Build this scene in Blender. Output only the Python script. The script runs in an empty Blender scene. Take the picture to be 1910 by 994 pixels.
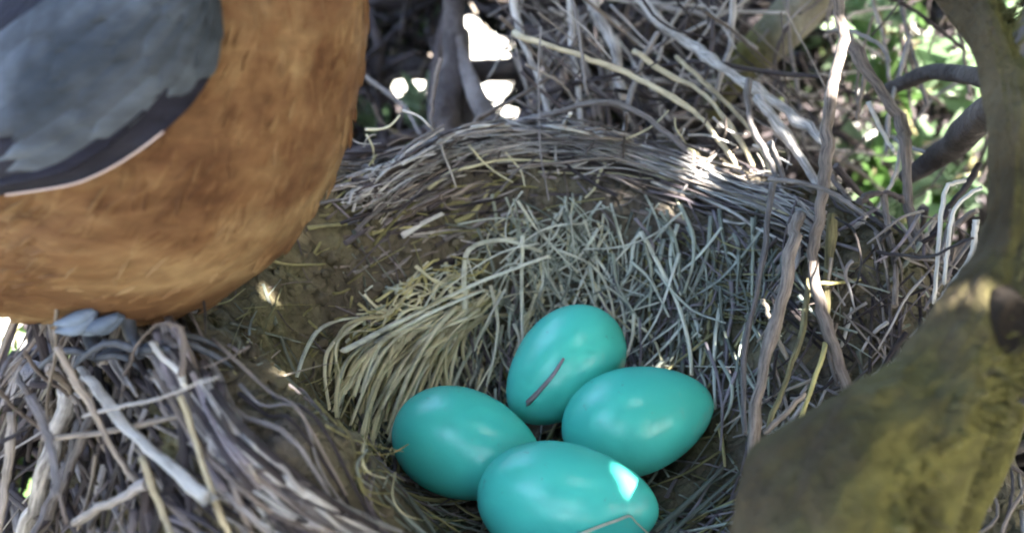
import bpy, math, random
import numpy as np
from mathutils import Vector, noise as mnoise
from mathutils.bvhtree import BVHTree

random.seed(7); np.random.seed(7)
scene = bpy.context.scene
COL = scene.collection
CM = 0.01                                   # the script thinks in centimetres; Blender gets metres

# ------------------------------------------------------------------ camera
F = 2048.0                                  # focal length in photo pixels (1910 wide)
CX, CY = 955.0, 497.0
PITCH = math.radians(26)
CAM = np.array([-0.73, -16.6, 11.2])
FWD = np.array([0, math.cos(PITCH), -math.sin(PITCH)])
UP = np.array([0, math.sin(PITCH), math.cos(PITCH)])
RT = np.array([1.0, 0, 0])
cd = bpy.data.cameras.new('camera'); cam = bpy.data.objects.new('camera', cd); COL.objects.link(cam)
cam.location = CAM*CM
cam.rotation_euler = (math.pi/2-PITCH, 0, 0)
cd.sensor_width = 36; cd.lens = 36*F/1910
cd.clip_start = 0.005; cd.clip_end = 400
cd.dof.use_dof = True; cd.dof.focus_distance = 0.192; cd.dof.aperture_fstop = 18
scene.camera = cam

# ------------------------------------------------------------------ sky, sun, exposure
SUN = np.array([0.50, -0.42, 0.76]); SUN = SUN/np.linalg.norm(SUN)
EL = math.asin(SUN[2]); AZ = math.atan2(SUN[0], SUN[1])
world = bpy.data.worlds.new('World'); scene.world = world; world.use_nodes = True
wn = world.node_tree; bg = wn.nodes['Background']
sky = wn.nodes.new('ShaderNodeTexSky'); sky.sky_type = 'NISHITA'; sky.sun_disc = False
sky.sun_elevation = EL; sky.sun_rotation = AZ; sky.air_density = 1.0; sky.dust_density = 3.5; sky.ozone_density = 1.0
wn.links.new(sky.outputs[0], bg.inputs[0]); bg.inputs[1].default_value = 0.15
sl = bpy.data.lights.new('sun', 'SUN'); sl.energy = 3.8; sl.angle = math.radians(0.5); sl.color = (1, 0.95, 0.87)
so = bpy.data.objects.new('sun', sl); COL.objects.link(so)
so.rotation_euler = Vector(SUN).to_track_quat('Z', 'Y').to_euler(); so.location = (0.5, -0.5, 1.5)
vs = scene.view_settings
vs.view_transform = 'Standard'; vs.look = 'None'; vs.gamma = 1.0; vs.use_curve_mapping = False
vs.exposure = 4.1
scene.render.engine = 'CYCLES'
scene.cycles.use_denoising = True
scene.cycles.max_bounces = 6; scene.cycles.diffuse_bounces = 4; scene.cycles.glossy_bounces = 2; scene.cycles.transmission_bounces = 3
scene.cycles.filter_width = 2.0
scene.cycles.sample_clamp_indirect = 4.0

# ------------------------------------------------------------------ pixel <-> space helpers
def ray(px, py):
    d = RT*((px-CX)/F) + UP*(-(py-CY)/F) + FWD
    return d
def P(px, py, depth):                       # point at a distance along the view axis
    return CAM + ray(px, py)*depth
def atY(px, py, Y):
    d = ray(px, py); return CAM + d*((Y-CAM[1])/d[1])
def atZ(px, py, Z):
    d = ray(px, py); return CAM + d*((Z-CAM[2])/d[2])
def depth_of(p): return float(np.dot(np.asarray(p)-CAM, FWD))
def nz(p, s=1.0, off=0.0):
    return mnoise.noise(Vector((p[0]*s+off, p[1]*s+off*1.7, p[2]*s-off)))
def lerp(a, b, t): return a+(b-a)*t
R = random.uniform

# ------------------------------------------------------------------ mesh collector
class MB:
    def __init__(s): s.v = []; s.f = []; s.uv = []; s.n = 0; s.mi = []
    def add(s, verts, faces, uvs=None, mi=0):
        k = s.n
        s.v.append(np.asarray(verts, float)); s.n += len(verts)
        for i, f in enumerate(faces):
            s.f.append([a+k for a in f]); s.mi.append(mi if not hasattr(mi, '__len__') else mi[i])
        if uvs is None: uvs = [[(0, 0)]*len(f) for f in faces]
        for u in uvs: s.uv.extend(u)
    def build(s, name, mat, parent=None, origin=None, smooth=True):
        V = np.concatenate(s.v)
        if parent is not None: o0 = np.array(parent['_o'])
        elif origin is not None: o0 = np.asarray(origin, float)
        else: o0 = np.array([V[:, 0].mean(), V[:, 1].mean(), V[:, 2].min()])
        me = bpy.data.meshes.new(name)
        me.from_pydata(((V-o0)*CM).tolist(), [], s.f)
        ul = me.uv_layers.new(name='UVMap')
        ul.data.foreach_set('uv', np.asarray(s.uv, float).ravel())
        for m in (mat if isinstance(mat, (list, tuple)) else [mat]): me.materials.append(m)
        me.polygons.foreach_set('material_index', s.mi)
        if smooth: me.polygons.foreach_set('use_smooth', [len(f) == 4 for f in s.f])
        me.update()
        ob = bpy.data.objects.new(name, me); COL.objects.link(ob)
        if parent is not None:
            ob.parent = parent; ob['_o'] = list(o0)
        else:
            ob.location = o0*CM; ob['_o'] = list(o0)
        return ob
def empty(name, loc):
    e = bpy.data.objects.new(name, None); COL.objects.link(e); e.location = np.asarray(loc)*CM
    e.empty_display_size = 0.01; e['_o'] = [float(a) for a in loc]
    return e
def tag(o, label=None, cat=None, group=None, kind=None):
    if label: o['label'] = label
    if cat: o['category'] = cat
    if group: o['group'] = group
    if kind: o['kind'] = kind
    return o

def spline(pts, n):
    pts = np.asarray(pts, float)
    if len(pts) == 2:
        t = np.linspace(0, 1, n)[:, None]; return pts[0]*(1-t)+pts[1]*t
    ext = np.vstack([2*pts[0]-pts[1], pts, 2*pts[-1]-pts[-2]])
    m = len(pts)-1; out = []
    for i in range(n):
        t = i/(n-1)*m; k = min(int(t), m-1); t -= k
        a, b, c, d = ext[k], ext[k+1], ext[k+2], ext[k+3]
        out.append(0.5*((2*b)+(-a+c)*t+(2*a-5*b+4*c-d)*t*t+(-a+3*b-3*c+d)*t**3))
    return np.array(out)

def tube(mb, pts, rad, sides=6, n=None, flat=1.0, taper=(1, .5), rough=0.0, knobs=0.0, roll=None, mi=0, kink=0.0, fine=0.0):
    """tapered, optionally flattened and knobbly tube along pts (cm)"""
    n = n or max(4, 3*(len(pts)-1)+2)
    C = spline(pts, n)
    if kink:
        sd = R(0, 500); am = kink*(rad if np.isscalar(rad) else float(np.mean(rad)))
        for i in range(n):
            for k in range(3): C[i][k] += am*(mnoise.noise(Vector((i*.45+sd, k*9.1, 0)))*2.6+R(-.5, .5))
    if np.isscalar(rad): r = np.linspace(rad*taper[0], rad*taper[1], n)
    else: r = spline(np.asarray(rad, float)[:, None], n)[:, 0]
    T = np.gradient(C, axis=0); L = np.linalg.norm(T, axis=1); L[L == 0] = 1; T = T/L[:, None]
    ref = np.array([0, 0, 1.0]) if abs(T[0][2]) < .9 else np.array([1.0, 0, 0])
    N = np.cross(T[0], ref); N /= np.linalg.norm(N)
    a0 = R(0, 6.28) if roll is None else roll
    seed = R(0, 100)
    V = []; acc = np.concatenate([[0], np.cumsum(np.linalg.norm(np.diff(C, axis=0), axis=1))])
    for i in range(n):
        N = N - T[i]*np.dot(N, T[i]); N /= (np.linalg.norm(N) or 1)
        B = np.cross(T[i], N)
        ri = r[i]*(1+knobs*max(0, mnoise.noise(Vector((acc[i]*1.3, seed, 0))))*2)
        for j in range(sides):
            a = a0+2*math.pi*j/sides
            rr = ri
            if rough: rr *= 1+rough*mnoise.noise(Vector((math.cos(a)*1.2+seed, math.sin(a)*1.2, acc[i]*0.9)))*1.6+fine*(mnoise.noise(Vector((math.cos(a)*4.5+seed, math.sin(a)*4.5, acc[i]*2.2)))+.6*mnoise.noise(Vector((math.cos(a)*11+seed, math.sin(a)*11, acc[i]*5))))
            V.append(C[i]+N*math.cos(a)*rr+B*math.sin(a)*rr*flat+(T[i]*ri*R(-.7, .9) if i == n-1 and rough else 0))
    fs = []; us = []
    for i in range(n-1):
        for j in range(sides):
            k = (j+1) % sides
            fs.append([i*sides+j, i*sides+k, (i+1)*sides+k, (i+1)*sides+j])
            u0, u1 = j/sides, (j+1)/sides
            us.append([(u0, acc[i]), (u1, acc[i]), (u1, acc[i+1]), (u0, acc[i+1])])
    fs.append(list(range(sides))[::-1]); us.append([(0, 0)]*sides)
    fs.append([(n-1)*sides+j for j in range(sides)]); us.append([(0, acc[-1])]*sides)
    mb.add(V, fs, us, mi)

def leaf(mb, p, d, nrm, L, W, mi=0):
    d = d/np.linalg.norm(d); s = np.cross(d, nrm); s /= (np.linalg.norm(s) or 1); u = np.cross(s, d)
    V = [p, p+d*L*.35+s*W*.5+u*W*.12, p+d*L*.45-u*W*.05, p+d*L*.35-s*W*.5+u*W*.12,
         p+d*L*.75+s*W*.32+u*W*.05, p+d*L*.75-s*W*.32+u*W*.05, p+d*L-u*W*.15]
    Fs = [[0, 1, 2], [0, 2, 3], [1, 4, 2], [2, 4, 6], [2, 6, 5], [3, 2, 5]]
    mb.add(V, Fs, [[(0, 0)]*3]*6, mi)
def rdir():
    v = np.random.normal(size=3); return v/np.linalg.norm(v)

# ------------------------------------------------------------------ materials
def mat(name, rough=.8, spec=.3):
    m = bpy.data.materials.new(name); m.use_nodes = True
    nt = m.node_tree; b = nt.nodes['Principled BSDF']
    b.inputs['Roughness'].default_value = rough
    b.inputs['Specular IOR Level'].default_value = spec
    return m, nt, b
def ramp(nt, stops, fac):
    r = nt.nodes.new('ShaderNodeValToRGB'); e = r.color_ramp.elements
    while len(e) < len(stops): e.new(0.5)
    for el, (p, c) in zip(e, stops): el.position = p; el.color = (*c, 1)
    nt.links.new(fac, r.inputs[0]); return r.outputs[0]
def noise_tex(nt, vec, scale, detail=4, rough=.6):
    t = nt.nodes.new('ShaderNodeTexNoise'); t.inputs['Scale'].default_value = scale
    t.inputs['Detail'].default_value = detail; t.inputs['Roughness'].default_value = rough
    if vec is not None: nt.links.new(vec, t.inputs['Vector'])
    return t.outputs['Fac']
def mathn(nt, op, a, b=None):
    n = nt.nodes.new('ShaderNodeMath'); n.operation = op
    for i, x in enumerate((a, b)):
        if x is None: continue
        if isinstance(x, (int, float)): n.inputs[i].default_value = x
        else: nt.links.new(x, n.inputs[i])
    return n.outputs[0]
def mixc(nt, fac, a, b, mode='MIX'):
    n = nt.nodes.new('ShaderNodeMix'); n.data_type = 'RGBA'; n.blend_type = mode
    for s, x in ((n.inputs[0], fac), (n.inputs[6], a), (n.inputs[7], b)):
        if isinstance(x, (int, float)): s.default_value = x
        elif isinstance(x, tuple): s.default_value = (*x, 1)
        else: nt.links.new(x, s)
    return n.outputs[2]
def bump(nt, b, h, strength=.5, dist=.001):
    n = nt.nodes.new('ShaderNodeBump'); n.inputs['Strength'].default_value = strength; n.inputs['Distance'].default_value = dist
    nt.links.new(h, n.inputs['Height']); nt.links.new(n.outputs[0], b.inputs['Normal'])
def obj_coord(nt): return nt.nodes.new('ShaderNodeTexCoord').outputs['Object']
def pos_coord(nt): return nt.nodes.new('ShaderNodeNewGeometry').outputs['Position']
def rnd(nt):                                # a number of its own for every strand and every object
    g = nt.nodes.new('ShaderNodeNewGeometry'); oi = nt.nodes.new('ShaderNodeObjectInfo')
    return mathn(nt, 'FRACT', mathn(nt, 'ADD', g.outputs['Random Per Island'], mathn(nt, 'MULTIPLY', oi.outputs['Random'], 7.31)))

def strand_mat(name, stops, rough=.75, streak=1.0, spec=.25, stain=None):
    """plant fibre: a colour of its own per strand, streaks along it, blotches"""
    m, nt, b = mat(name, rough, spec)
    base = ramp(nt, stops, rnd(nt))
    uv = nt.nodes.new('ShaderNodeUVMap').outputs[0]
    mp = nt.nodes.new('ShaderNodeMapping'); mp.inputs['Scale'].default_value = (9, 1.2, 1); nt.links.new(uv, mp.inputs[0])
    s = noise_tex(nt, mp.outputs[0], 1.6, 4, .7)
    k = ramp(nt, [(.32, (.25, .235, .24)), (.52, (.95, .95, .95)), (.70, (1.4, 1.38, 1.34))], s)
    c = mixc(nt, streak, base, k, 'MULTIPLY')
    bl = noise_tex(nt, pos_coord(nt), 160, 3, .6)
    c = mixc(nt, ramp(nt, [(.5, (0, 0, 0)), (.72, (.6, .6, .6))], bl), c, stain or (.09, .075, .06))
    nt.links.new(c, b.inputs['Base Color'])
    bump(nt, b, s, .6, .0006)
    return m

M = {}
M['twig_grey'] = strand_mat('twig_grey', [(0, (.12, .107, .105)), (.35, (.23, .21, .205)), (.7, (.33, .305, .295)), (1, (.49, .465, .44))])
M['twig_brown'] = strand_mat('twig_brown', [(0, (.10, .08, .07)), (.4, (.20, .165, .145)), (.8, (.30, .255, .22)), (1, (.40, .35, .29))])
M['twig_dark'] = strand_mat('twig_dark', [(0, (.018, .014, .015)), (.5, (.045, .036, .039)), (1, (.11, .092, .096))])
M['twig_pale'] = strand_mat('twig_pale', [(0, (.48, .46, .42)), (1, (.66, .64, .60))], streak=.5)
M['twig_tan'] = strand_mat('twig_tan', [(0, (.36, .29, .18)), (.6, (.48, .41, .27)), (1, (.60, .53, .38))], streak=.6)
M['twig_olive'] = strand_mat('twig_olive', [(0, (.16, .14, .07)), (1, (.28, .25, .13))])
M['straw_pale'] = strand_mat('straw_pale', [(0, (.44, .40, .24)), (.4, (.64, .60, .39)), (1, (.80, .77, .56))], .6, .4)
M['straw_light'] = strand_mat('straw_light', [(0, (.60, .60, .46)), (1, (.74, .75, .62))], .6, .35)
M['rim_grass'] = strand_mat('rim_grass', [(0, (.26, .25, .24)), (.5, (.40, .39, .37)), (1, (.56, .55, .52))], .7, .6)
M['straw_yellow'] = strand_mat('straw_yellow', [(0, (.44, .38, .14)), (1, (.64, .58, .28))], .6, .5)
M['straw_green'] = strand_mat('straw_green', [(0, (.26, .29, .22)), (.5, (.46, .50, .41)), (1, (.70, .73, .63))], .6, .6)
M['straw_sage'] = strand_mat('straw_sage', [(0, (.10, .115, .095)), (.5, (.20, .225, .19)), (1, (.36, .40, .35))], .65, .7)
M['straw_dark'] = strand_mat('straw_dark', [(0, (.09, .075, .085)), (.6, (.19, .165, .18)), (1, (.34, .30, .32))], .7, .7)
M['straw_olive'] = strand_mat('straw_olive', [(0, (.13, .12, .05)), (.6, (.25, .23, .10)), (1, (.40, .37, .18))], .65, .7)

def mud_mat():
    m, nt, b = mat('dried_mud', .95, .15)
    p = pos_coord(nt)
    n1 = noise_tex(nt, p, 55, 6, .65); n2 = noise_tex(nt, p, 320, 4, .7); n3 = noise_tex(nt, p, 22, 3, .5)
    c = ramp(nt, [(.3, (.045, .037, .025)), (.48, (.105, .09, .058)), (.62, (.155, .142, .08)), (.78, (.27, .25, .17))], n1)
    c = mixc(nt, ramp(nt, [(.42, (0, 0, 0)), (.62, (.55, .55, .55))], n3), c, (.12, .105, .097))
    c = mixc(nt, .55, c, ramp(nt, [(.3, (.35, .33, .3)), (.6, (1.1, 1.08, 1.0))], n2), 'MULTIPLY')
    nt.links.new(c, b.inputs['Base Color'])
    vo = nt.nodes.new('ShaderNodeTexVoronoi'); vo.feature = 'DISTANCE_TO_EDGE'; vo.inputs['Scale'].default_value = 150
    wv = nt.nodes.new('ShaderNodeVectorMath'); wv.operation = 'MULTIPLY_ADD'; nz_ = nt.nodes.new('ShaderNodeTexNoise'); nz_.inputs['Scale'].default_value = 120
    nt.links.new(p, nz_.inputs['Vector']); nt.links.new(nz_.outputs['Color'], wv.inputs[0]); wv.inputs[1].default_value = (.008, .008, .008); nt.links.new(p, wv.inputs[2])
    nt.links.new(wv.outputs[0], vo.inputs['Vector'])
    ck = ramp(nt, [(.0, (0, 0, 0)), (.09, (1, 1, 1))], vo.outputs['Distance'])
    bump(nt, b, mathn(nt, 'ADD', mathn(nt, 'ADD', n1, mathn(nt, 'MULTIPLY', n2, .5)), mathn(nt, 'MULTIPLY', ck, .16)), 1.0, .0035)
    return m
M['mud'] = mud_mat()
def egg_mat():
    m, nt, b = mat('egg_shell', .27, .5)
    p = obj_coord(nt)
    n1 = noise_tex(nt, p, 60, 3, .5); n2 = noise_tex(nt, p, 900, 2, .5)
    oi = nt.nodes.new('ShaderNodeObjectInfo').outputs['Random']
    c = ramp(nt, [(.25, (.055, .50, .425)), (.75, (.085, .60, .485))], mathn(nt, 'ADD', mathn(nt, 'MULTIPLY', n1, .6), mathn(nt, 'MULTIPLY', oi, .4)))
    n3 = noise_tex(nt, p, 420, 3, .6); n4 = noise_tex(nt, p, 130, 5, .65)
    c = mixc(nt, ramp(nt, [(.66, (0, 0, 0)), (.72, (.45, .45, .45))], n3), c, (.10, .30, .25))
    c = mixc(nt, ramp(nt, [(.60, (0, 0, 0)), (.72, (.30, .30, .30))], n4), c, (.20, .40, .30))
    nt.links.new(c, b.inputs['Base Color'])
    b.inputs['Subsurface Weight'].default_value = .03
    b.inputs['Subsurface Radius'].default_value = (.001, .003, .003)
    bump(nt, b, n2, .14, .0003)
    return m
M['egg'] = egg_mat()
def bark_mat(name, bark, mossc, amount, scale=1.0, side=0.0, soft=.08):
    m, nt, b = mat(name, .92, .15)
    p = pos_coord(nt)
    n1 = noise_tex(nt, p, 60*scale, 6, .65); n2 = noise_tex(nt, p, 26*scale, 4, .55); n3 = noise_tex(nt, p, 300*scale, 4, .7)
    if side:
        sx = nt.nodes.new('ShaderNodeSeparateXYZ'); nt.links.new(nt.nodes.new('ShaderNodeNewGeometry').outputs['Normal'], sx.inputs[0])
        n2 = mathn(nt, 'ADD', n2, mathn(nt, 'MULTIPLY', sx.outputs[0], side))  # moss colour favoured on the right: lit and shaded sides put into the colour
    cb = ramp(nt, [(.3, bark[0]), (.5, bark[1]), (.72, bark[2])], n1)
    cm_ = ramp(nt, [(.3, mossc[0]), (.6, mossc[1]), (.8, mossc[2])], n3)
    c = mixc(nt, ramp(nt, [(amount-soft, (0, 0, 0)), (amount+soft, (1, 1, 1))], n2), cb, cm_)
    nt.links.new(c, b.inputs['Base Color'])
    bump(nt, b, mathn(nt, 'ADD', n1, mathn(nt, 'MULTIPLY', n3, .4)), .9, .004)
    return m
BK = ((.022, .017, .010), (.060, .048, .029), (.12, .10, .065))
MO = ((.055, .05, .015), (.125, .115, .036), (.22, .20, .08))
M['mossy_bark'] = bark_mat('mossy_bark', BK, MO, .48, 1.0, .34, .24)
M['bark'] = bark_mat('bark', ((.08, .07, .065), (.16, .14, .135), (.27, .24, .225)), ((.14, .13, .06), (.20, .18, .09), (.26, .24, .14)), .66)
M['bark_olive'] = bark_mat('bark_olive', ((.09, .08, .06), (.18, .165, .13), (.30, .28, .22)), MO, .56)
M['knot'] = bark_mat('knot_wood', ((.008, .006, .005), (.018, .014, .011), (.04, .032, .026)), MO, .85)
M['bark_dark'] = bark_mat('bark_dark', ((.03, .025, .025), (.07, .06, .06), (.15, .135, .13)), ((.06, .06, .03), (.08, .08, .04), (.1, .1, .05)), .75)
def leaf_mat(name, stops, trans=.35):
    m, nt, b = mat(name, .5, .4)
    c = ramp(nt, stops, rnd(nt)); nt.links.new(c, b.inputs['Base Color'])
    t = nt.nodes.new('ShaderNodeBsdfTranslucent'); nt.links.new(c, t.inputs[0])
    mx = nt.nodes.new('ShaderNodeMixShader'); mx.inputs[0].default_value = trans
    nt.links.new(b.outputs[0], mx.inputs[1]); nt.links.new(t.outputs[0], mx.inputs[2])
    nt.links.new(mx.outputs[0], nt.nodes['Material Output'].inputs[0])
    return m
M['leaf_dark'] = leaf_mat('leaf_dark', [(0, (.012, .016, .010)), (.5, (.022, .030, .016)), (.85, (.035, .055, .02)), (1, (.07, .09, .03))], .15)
M['leaf_green'] = leaf_mat('leaf_green', [(0, (.035, .07, .02)), (.5, (.07, .14, .035)), (1, (.13, .22, .07))], .4)
M['leaf_pale'] = leaf_mat('leaf_pale', [(0, (.10, .17, .08)), (.5, (.20, .30, .17)), (1, (.34, .42, .28))], .4)

# ================================================================== THE SETTING
def ground():
    mb = MB(); S = 60000.0; zg = -135
    n = 24; xs = np.sign(np.linspace(-1, 1, n))*np.abs(np.linspace(-1, 1, n))**4*S
    V = []; fs = []
    for y in xs:
        for x in xs:
            V.append((x, y, zg+4*mnoise.noise(Vector((x*.004, y*.004, 0)))))
    for i in range(n-1):
        for j in range(n-1): fs.append([i*n+j, i*n+j+1, (i+1)*n+j+1, (i+1)*n+j])
    mb.add(V, fs)
    m, nt, b = mat('dry_ground', .95, .1)
    p = pos_coord(nt)
    n1 = noise_tex(nt, p, 1.1, 4, .6); n2 = noise_tex(nt, p, 40, 5, .7)
    soil = ramp(nt, [(.3, (.34, .31, .25)), (.6, (.50, .47, .40)), (.8, (.62, .59, .52))], n2)
    lawn = ramp(nt, [(.3, (.05, .10, .025)), (.7, (.13, .21, .06))], n2)
    c = mixc(nt, ramp(nt, [(.56, (0, 0, 0)), (.62, (1, 1, 1))], n1), soil, lawn)
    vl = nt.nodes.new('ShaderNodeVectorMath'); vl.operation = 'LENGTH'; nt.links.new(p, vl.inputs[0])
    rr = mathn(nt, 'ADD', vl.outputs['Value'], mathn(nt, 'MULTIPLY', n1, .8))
    bounce_dark = ramp(nt, [(.3, (.02, .016, .012)), (.7, (.06, .048, .035))], n2)  # ground near the nest darkened to cut bounce light from below
    c = mixc(nt, mathn(nt, 'LESS_THAN', rr, 2.75), c, bounce_dark)
    nt.links.new(c, b.inputs['Base Color'])
    bump(nt, b, n2, .5, .02)
    o = mb.build('ground', m, origin=(0, 0, zg)); tag(o, 'pale dry ground in sun seen through gaps of the thicket', 'ground', kind='structure')
ground()

# ================================================================== THE NEST
NC = np.array([-0.2, 0.3])
PR = np.array([0, 2.2, 3.3, 4.1, 4.8, 5.5, 6.2, 6.9, 7.7, 8.6, 9.4, 10.2])
PZ = np.array([-1.3, -1.2, -.55, .65, 1.9, 2.7, 3.0, 2.85, 2.1, .6, -1.6, -4.5])
def H(x, y, fine=True):
    dx, dy = x-NC[0], y-NC[1]
    r = math.hypot(dx, dy); a = math.atan2(dy, dx)
    r2 = r*(1+.04*math.sin(2*a+.6)+.03*math.sin(3*a+2))
    z = float(np.interp(r2, PR, PZ))
    # smooth the kinks of the profile a little
    z = .5*z+.25*float(np.interp(r2-.45, PR, PZ))+.25*float(np.interp(r2+.45, PR, PZ)) if r2 > .5 else z
    fd = (a+1.05+math.pi) % (2*math.pi)-math.pi            # the near right side of the cup is trodden down
    k = max(0, 1-abs(fd/1.12)**4) if abs(fd) < 1.12 else 0
    if z > -1.0: z = -1.0+(z+1.0)*(1-.72*k)
    if fine:
        w = min(1, max(0, (r-2.5)/2))
        z += w*(.40*mnoise.noise(Vector((x*.55, y*.55, 1.3)))+.20*mnoise.noise(Vector((x*1.7, y*1.7, 5))))
    return z
def hit(px, py, lift=0.0, fallback=23.0):
    """where the view ray through a photo pixel meets the nest"""
    d = ray(px, py); t = 12.0
    while t < 27:
        p = CAM+d*t
        if p[2] < H(p[0], p[1])+lift: return p
        t += .12
    return P(px, py, fallback)

nest = empty('bird_nest', (NC[0], NC[1], -5))
tag(nest, 'cup nest of mud, grey twigs and dry grass holding four blue eggs', 'nest')
def mud_cup():
    mb = MB(); na, nr = 220, 110
    V = [(NC[0], NC[1], H(NC[0], NC[1]))]; fs = []
    for i in range(1, nr+1):
        r = 10.0*i/nr
        for j in range(na):
            a = 2*math.pi*j/na; x, y = NC[0]+r*math.cos(a), NC[1]+r*math.sin(a)
            z = H(x, y)+.13*mnoise.noise(Vector((x*3.5, y*3.5, 2)))+.09*mnoise.noise(Vector((x*8, y*8, 9)))
            V.append((x, y, z))
    for j in range(na): fs.append([0, 1+j, 1+(j+1) % na])
    for i in range(nr-1):
        for j in range(na):
            k = (j+1) % na
            fs.append([1+i*na+j, 1+(i+1)*na+j, 1+(i+1)*na+k, 1+i*na+k])
    b0 = len(V)
    for j in range(na):
        a = 2*math.pi*j/na; V.append((NC[0]+7*math.cos(a), NC[1]+7*math.sin(a), -7))
    V.append((NC[0], NC[1], -8))
    for j in range(na):
        k = (j+1) % na
        fs.append([1+(nr-1)*na+j, b0+j, b0+k, 1+(nr-1)*na+k]); fs.append([b0+j, b0+na, b0+k])
    mb.add(V, fs)
    mb.build('mud_cup', M['mud'], nest)
mud_cup()

def crumbs():
    mb = MB()
    for i in range(420):
        a = R(0, 6.283) if i % 3 else R(2.2, 3.9); r = R(3.6, 8.6); x, y = NC[0]+r*math.cos(a), NC[1]+r*math.sin(a)
        c = np.array([x, y, H(x, y)+.03]); q = R(.04, .17); sd = R(0, 99); V = []; fs = []
        for u in range(6):
            for v in range(8):
                th, ph = math.pi*u/5, 2*math.pi*v/8; d = np.array([math.sin(th)*math.cos(ph), math.sin(th)*math.sin(ph), math.cos(th)*.7])
                V.append(c+d*q*(1+.7*mnoise.noise(Vector(d*1.4)+Vector((sd, 0, 0)))))
        for u in range(5):
            for v in range(8): fs.append([u*8+v, (u+1)*8+v, (u+1)*8+(v+1) % 8, u*8+(v+1) % 8])
        mb.add(V, fs)
    tag(mb.build('mud_crumbs', M['mud'], nest), kind='stuff')
crumbs()
# strands laid on the nest: drawn over the photo, dropped onto the cup's surface
STR = []            # (visible size, material, pts, radius, flat, name)
def lay(pxs, w, m, lift=.12, name='straw', flat=.32, fallback=23.0, arch=0.0, far=None):
    pts = []
    n = len(pxs)
    for i, (x, y) in enumerate(pxs):
        p = hit(x, y, lift, fallback)
        s = math.sin(math.pi*i/(n-1)) if n > 1 else 0
        p = p + np.array([0, -.25, .45])*arch*s
        pts.append(p)
    if name == 'straw' and any(p[1] < -1.2 and math.hypot(p[0]-NC[0], p[1]-NC[1]) > 5.5 and p[0] < 1 for p in pts): return
    # keep jumps in depth out of one strand
    for i in range(1, n):
        d0, d1 = depth_of(pts[i-1]), depth_of(pts[i])
        if abs(d1-d0) > 2.2: pts[i] = P(*pxs[i], d0+math.copysign(.6, d1-d0))
    d = np.mean([depth_of(p) for p in pts])
    length = sum(math.hypot(pxs[i+1][0]-pxs[i][0], pxs[i+1][1]-pxs[i][1]) for i in range(n-1))
    STR.append((w*length, m, pts, w*.5*d/F, flat, name))
def wob(x0, y0, x1, y1, bend, n=4, jit=3):
    out = []
    dx, dy = x1-x0, y1-y0; L = math.hypot(dx, dy) or 1
    for i in range(n):
        t = i/(n-1); b = bend*math.sin(math.pi*t)
        out.append((x0+dx*t-dy/L*b+R(-jit, jit), y0+dy*t+dx/L*b+R(-jit, jit)))
    return out
def ang(x, y, a, L, bend=0, n=4, jit=3):
    a = math.radians(a); return wob(x-math.cos(a)*L/2, y-math.sin(a)*L/2, x+math.cos(a)*L/2, y+math.sin(a)*L/2, bend, n, jit)

# A  hay combed from the left shoulder down into the cup
for i in range(120):
    t = R(0, 1); x0, y0 = lerp(680, 930, t)+R(-20, 25), lerp(600, 545, t)+R(-15, 45)
    s = R(.35, 1)
    x1, y1 = lerp(x0, lerp(470, 760, t), s)+R(-60, 60), lerp(y0, lerp(860, 850, t), s)+R(-30, 30)
    lay(wob(x0, y0, x1, y1, R(5, 55), 5), R(5, 13), random.choice(['straw_pale']*4+['straw_olive', 'straw_green']), R(.05, .55), arch=R(0, .5))
for i in range(40):
    x, y = R(500, 740), R(650, 860)
    lay(ang(x, y, R(95, 160), R(90, 230), R(-25, 25)), R(4, 9), random.choice(['straw_pale', 'straw_olive', 'straw_olive']), R(.02, .2))
# B  pale matted clump on the shoulder
for i in range(75):
    t = R(0, 1); x, y = lerp(690, 900, t)+R(-15, 15), lerp(575, 505, t)+R(-32, 32)
    lay(ang(x, y, R(-60, 30), R(30, 90), R(-18, 18), 4, 5), R(6, 12), random.choice(['straw_yellow', 'straw_pale', 'straw_pale', 'straw_green']), R(.15, .6))
# C  long blades
lay([(640, 655), (760, 592), (890, 528), (1022, 478)], 17, 'straw_light', .75)
lay([(700, 640), (800, 585), (905, 540)], 14, 'straw_light', .7)
lay([(868, 590), (866, 500), (880, 462), (940, 448), (1010, 470)], 12, 'straw_light', .6)
lay([(975, 440), (973, 520), (976, 640), (985, 700)], 9, 'straw_light', .7)
lay([(1065, 400), (1072, 470), (1095, 540), (1130, 610), (1160, 680)], 9, 'straw_light', .6)
lay([(1195, 432), (1222, 480), (1262, 560), (1285, 640), (1290, 700)], 12, 'straw_light', .5)
lay([(1195, 435), (1170, 462), (1145, 490)], 11, 'straw_light', .5)
lay([(1048, 395), (1030, 425), (1000, 430)], 8, 'straw_light', .5)
lay([(1225, 690), (1262, 655), (1310, 612)], 9, 'straw_light', .35)
lay([(1235, 682), (1300, 683), (1375, 684)], 7, 'straw_light', .3)
lay([(1040, 465), (1110, 500), (1140, 560), (1150, 640)], 10, 'straw_light', .5)
lay([(1110, 470), (1080, 540), (1060, 600)], 8, 'straw_light', .45)
lay([(560, 860), (610, 760), (680, 670)], 12, 'straw_light', .5)
lay([(480, 835), (530, 828), (575, 822)], 12, 'straw_yellow', .35)
lay([(520, 870), (510, 820), (495, 770)], 9, 'straw_yellow', .35)
lay([(600, 650), (530, 700), (545, 750), (590, 745)], 9, 'straw_light', .4)
lay([(455, 575), (560, 568), (660, 574)], 6, 'straw_olive', .15)
lay([(540, 930), (620, 925), (680, 930), (740, 950)], 14, 'straw_olive', .35)
lay([(480, 890), (560, 915), (700, 925)], 12, 'straw_yellow', .3)
lay([(1340, 790), (1348, 830), (1352, 870)], 10, 'straw_yellow', .3)
lay([(1220, 990), (1290, 930), (1350, 870)], 13, 'straw_sage', .35)
lay([(1250, 994), (1320, 935), (1380, 880)], 12, 'straw_sage', .35)
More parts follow.
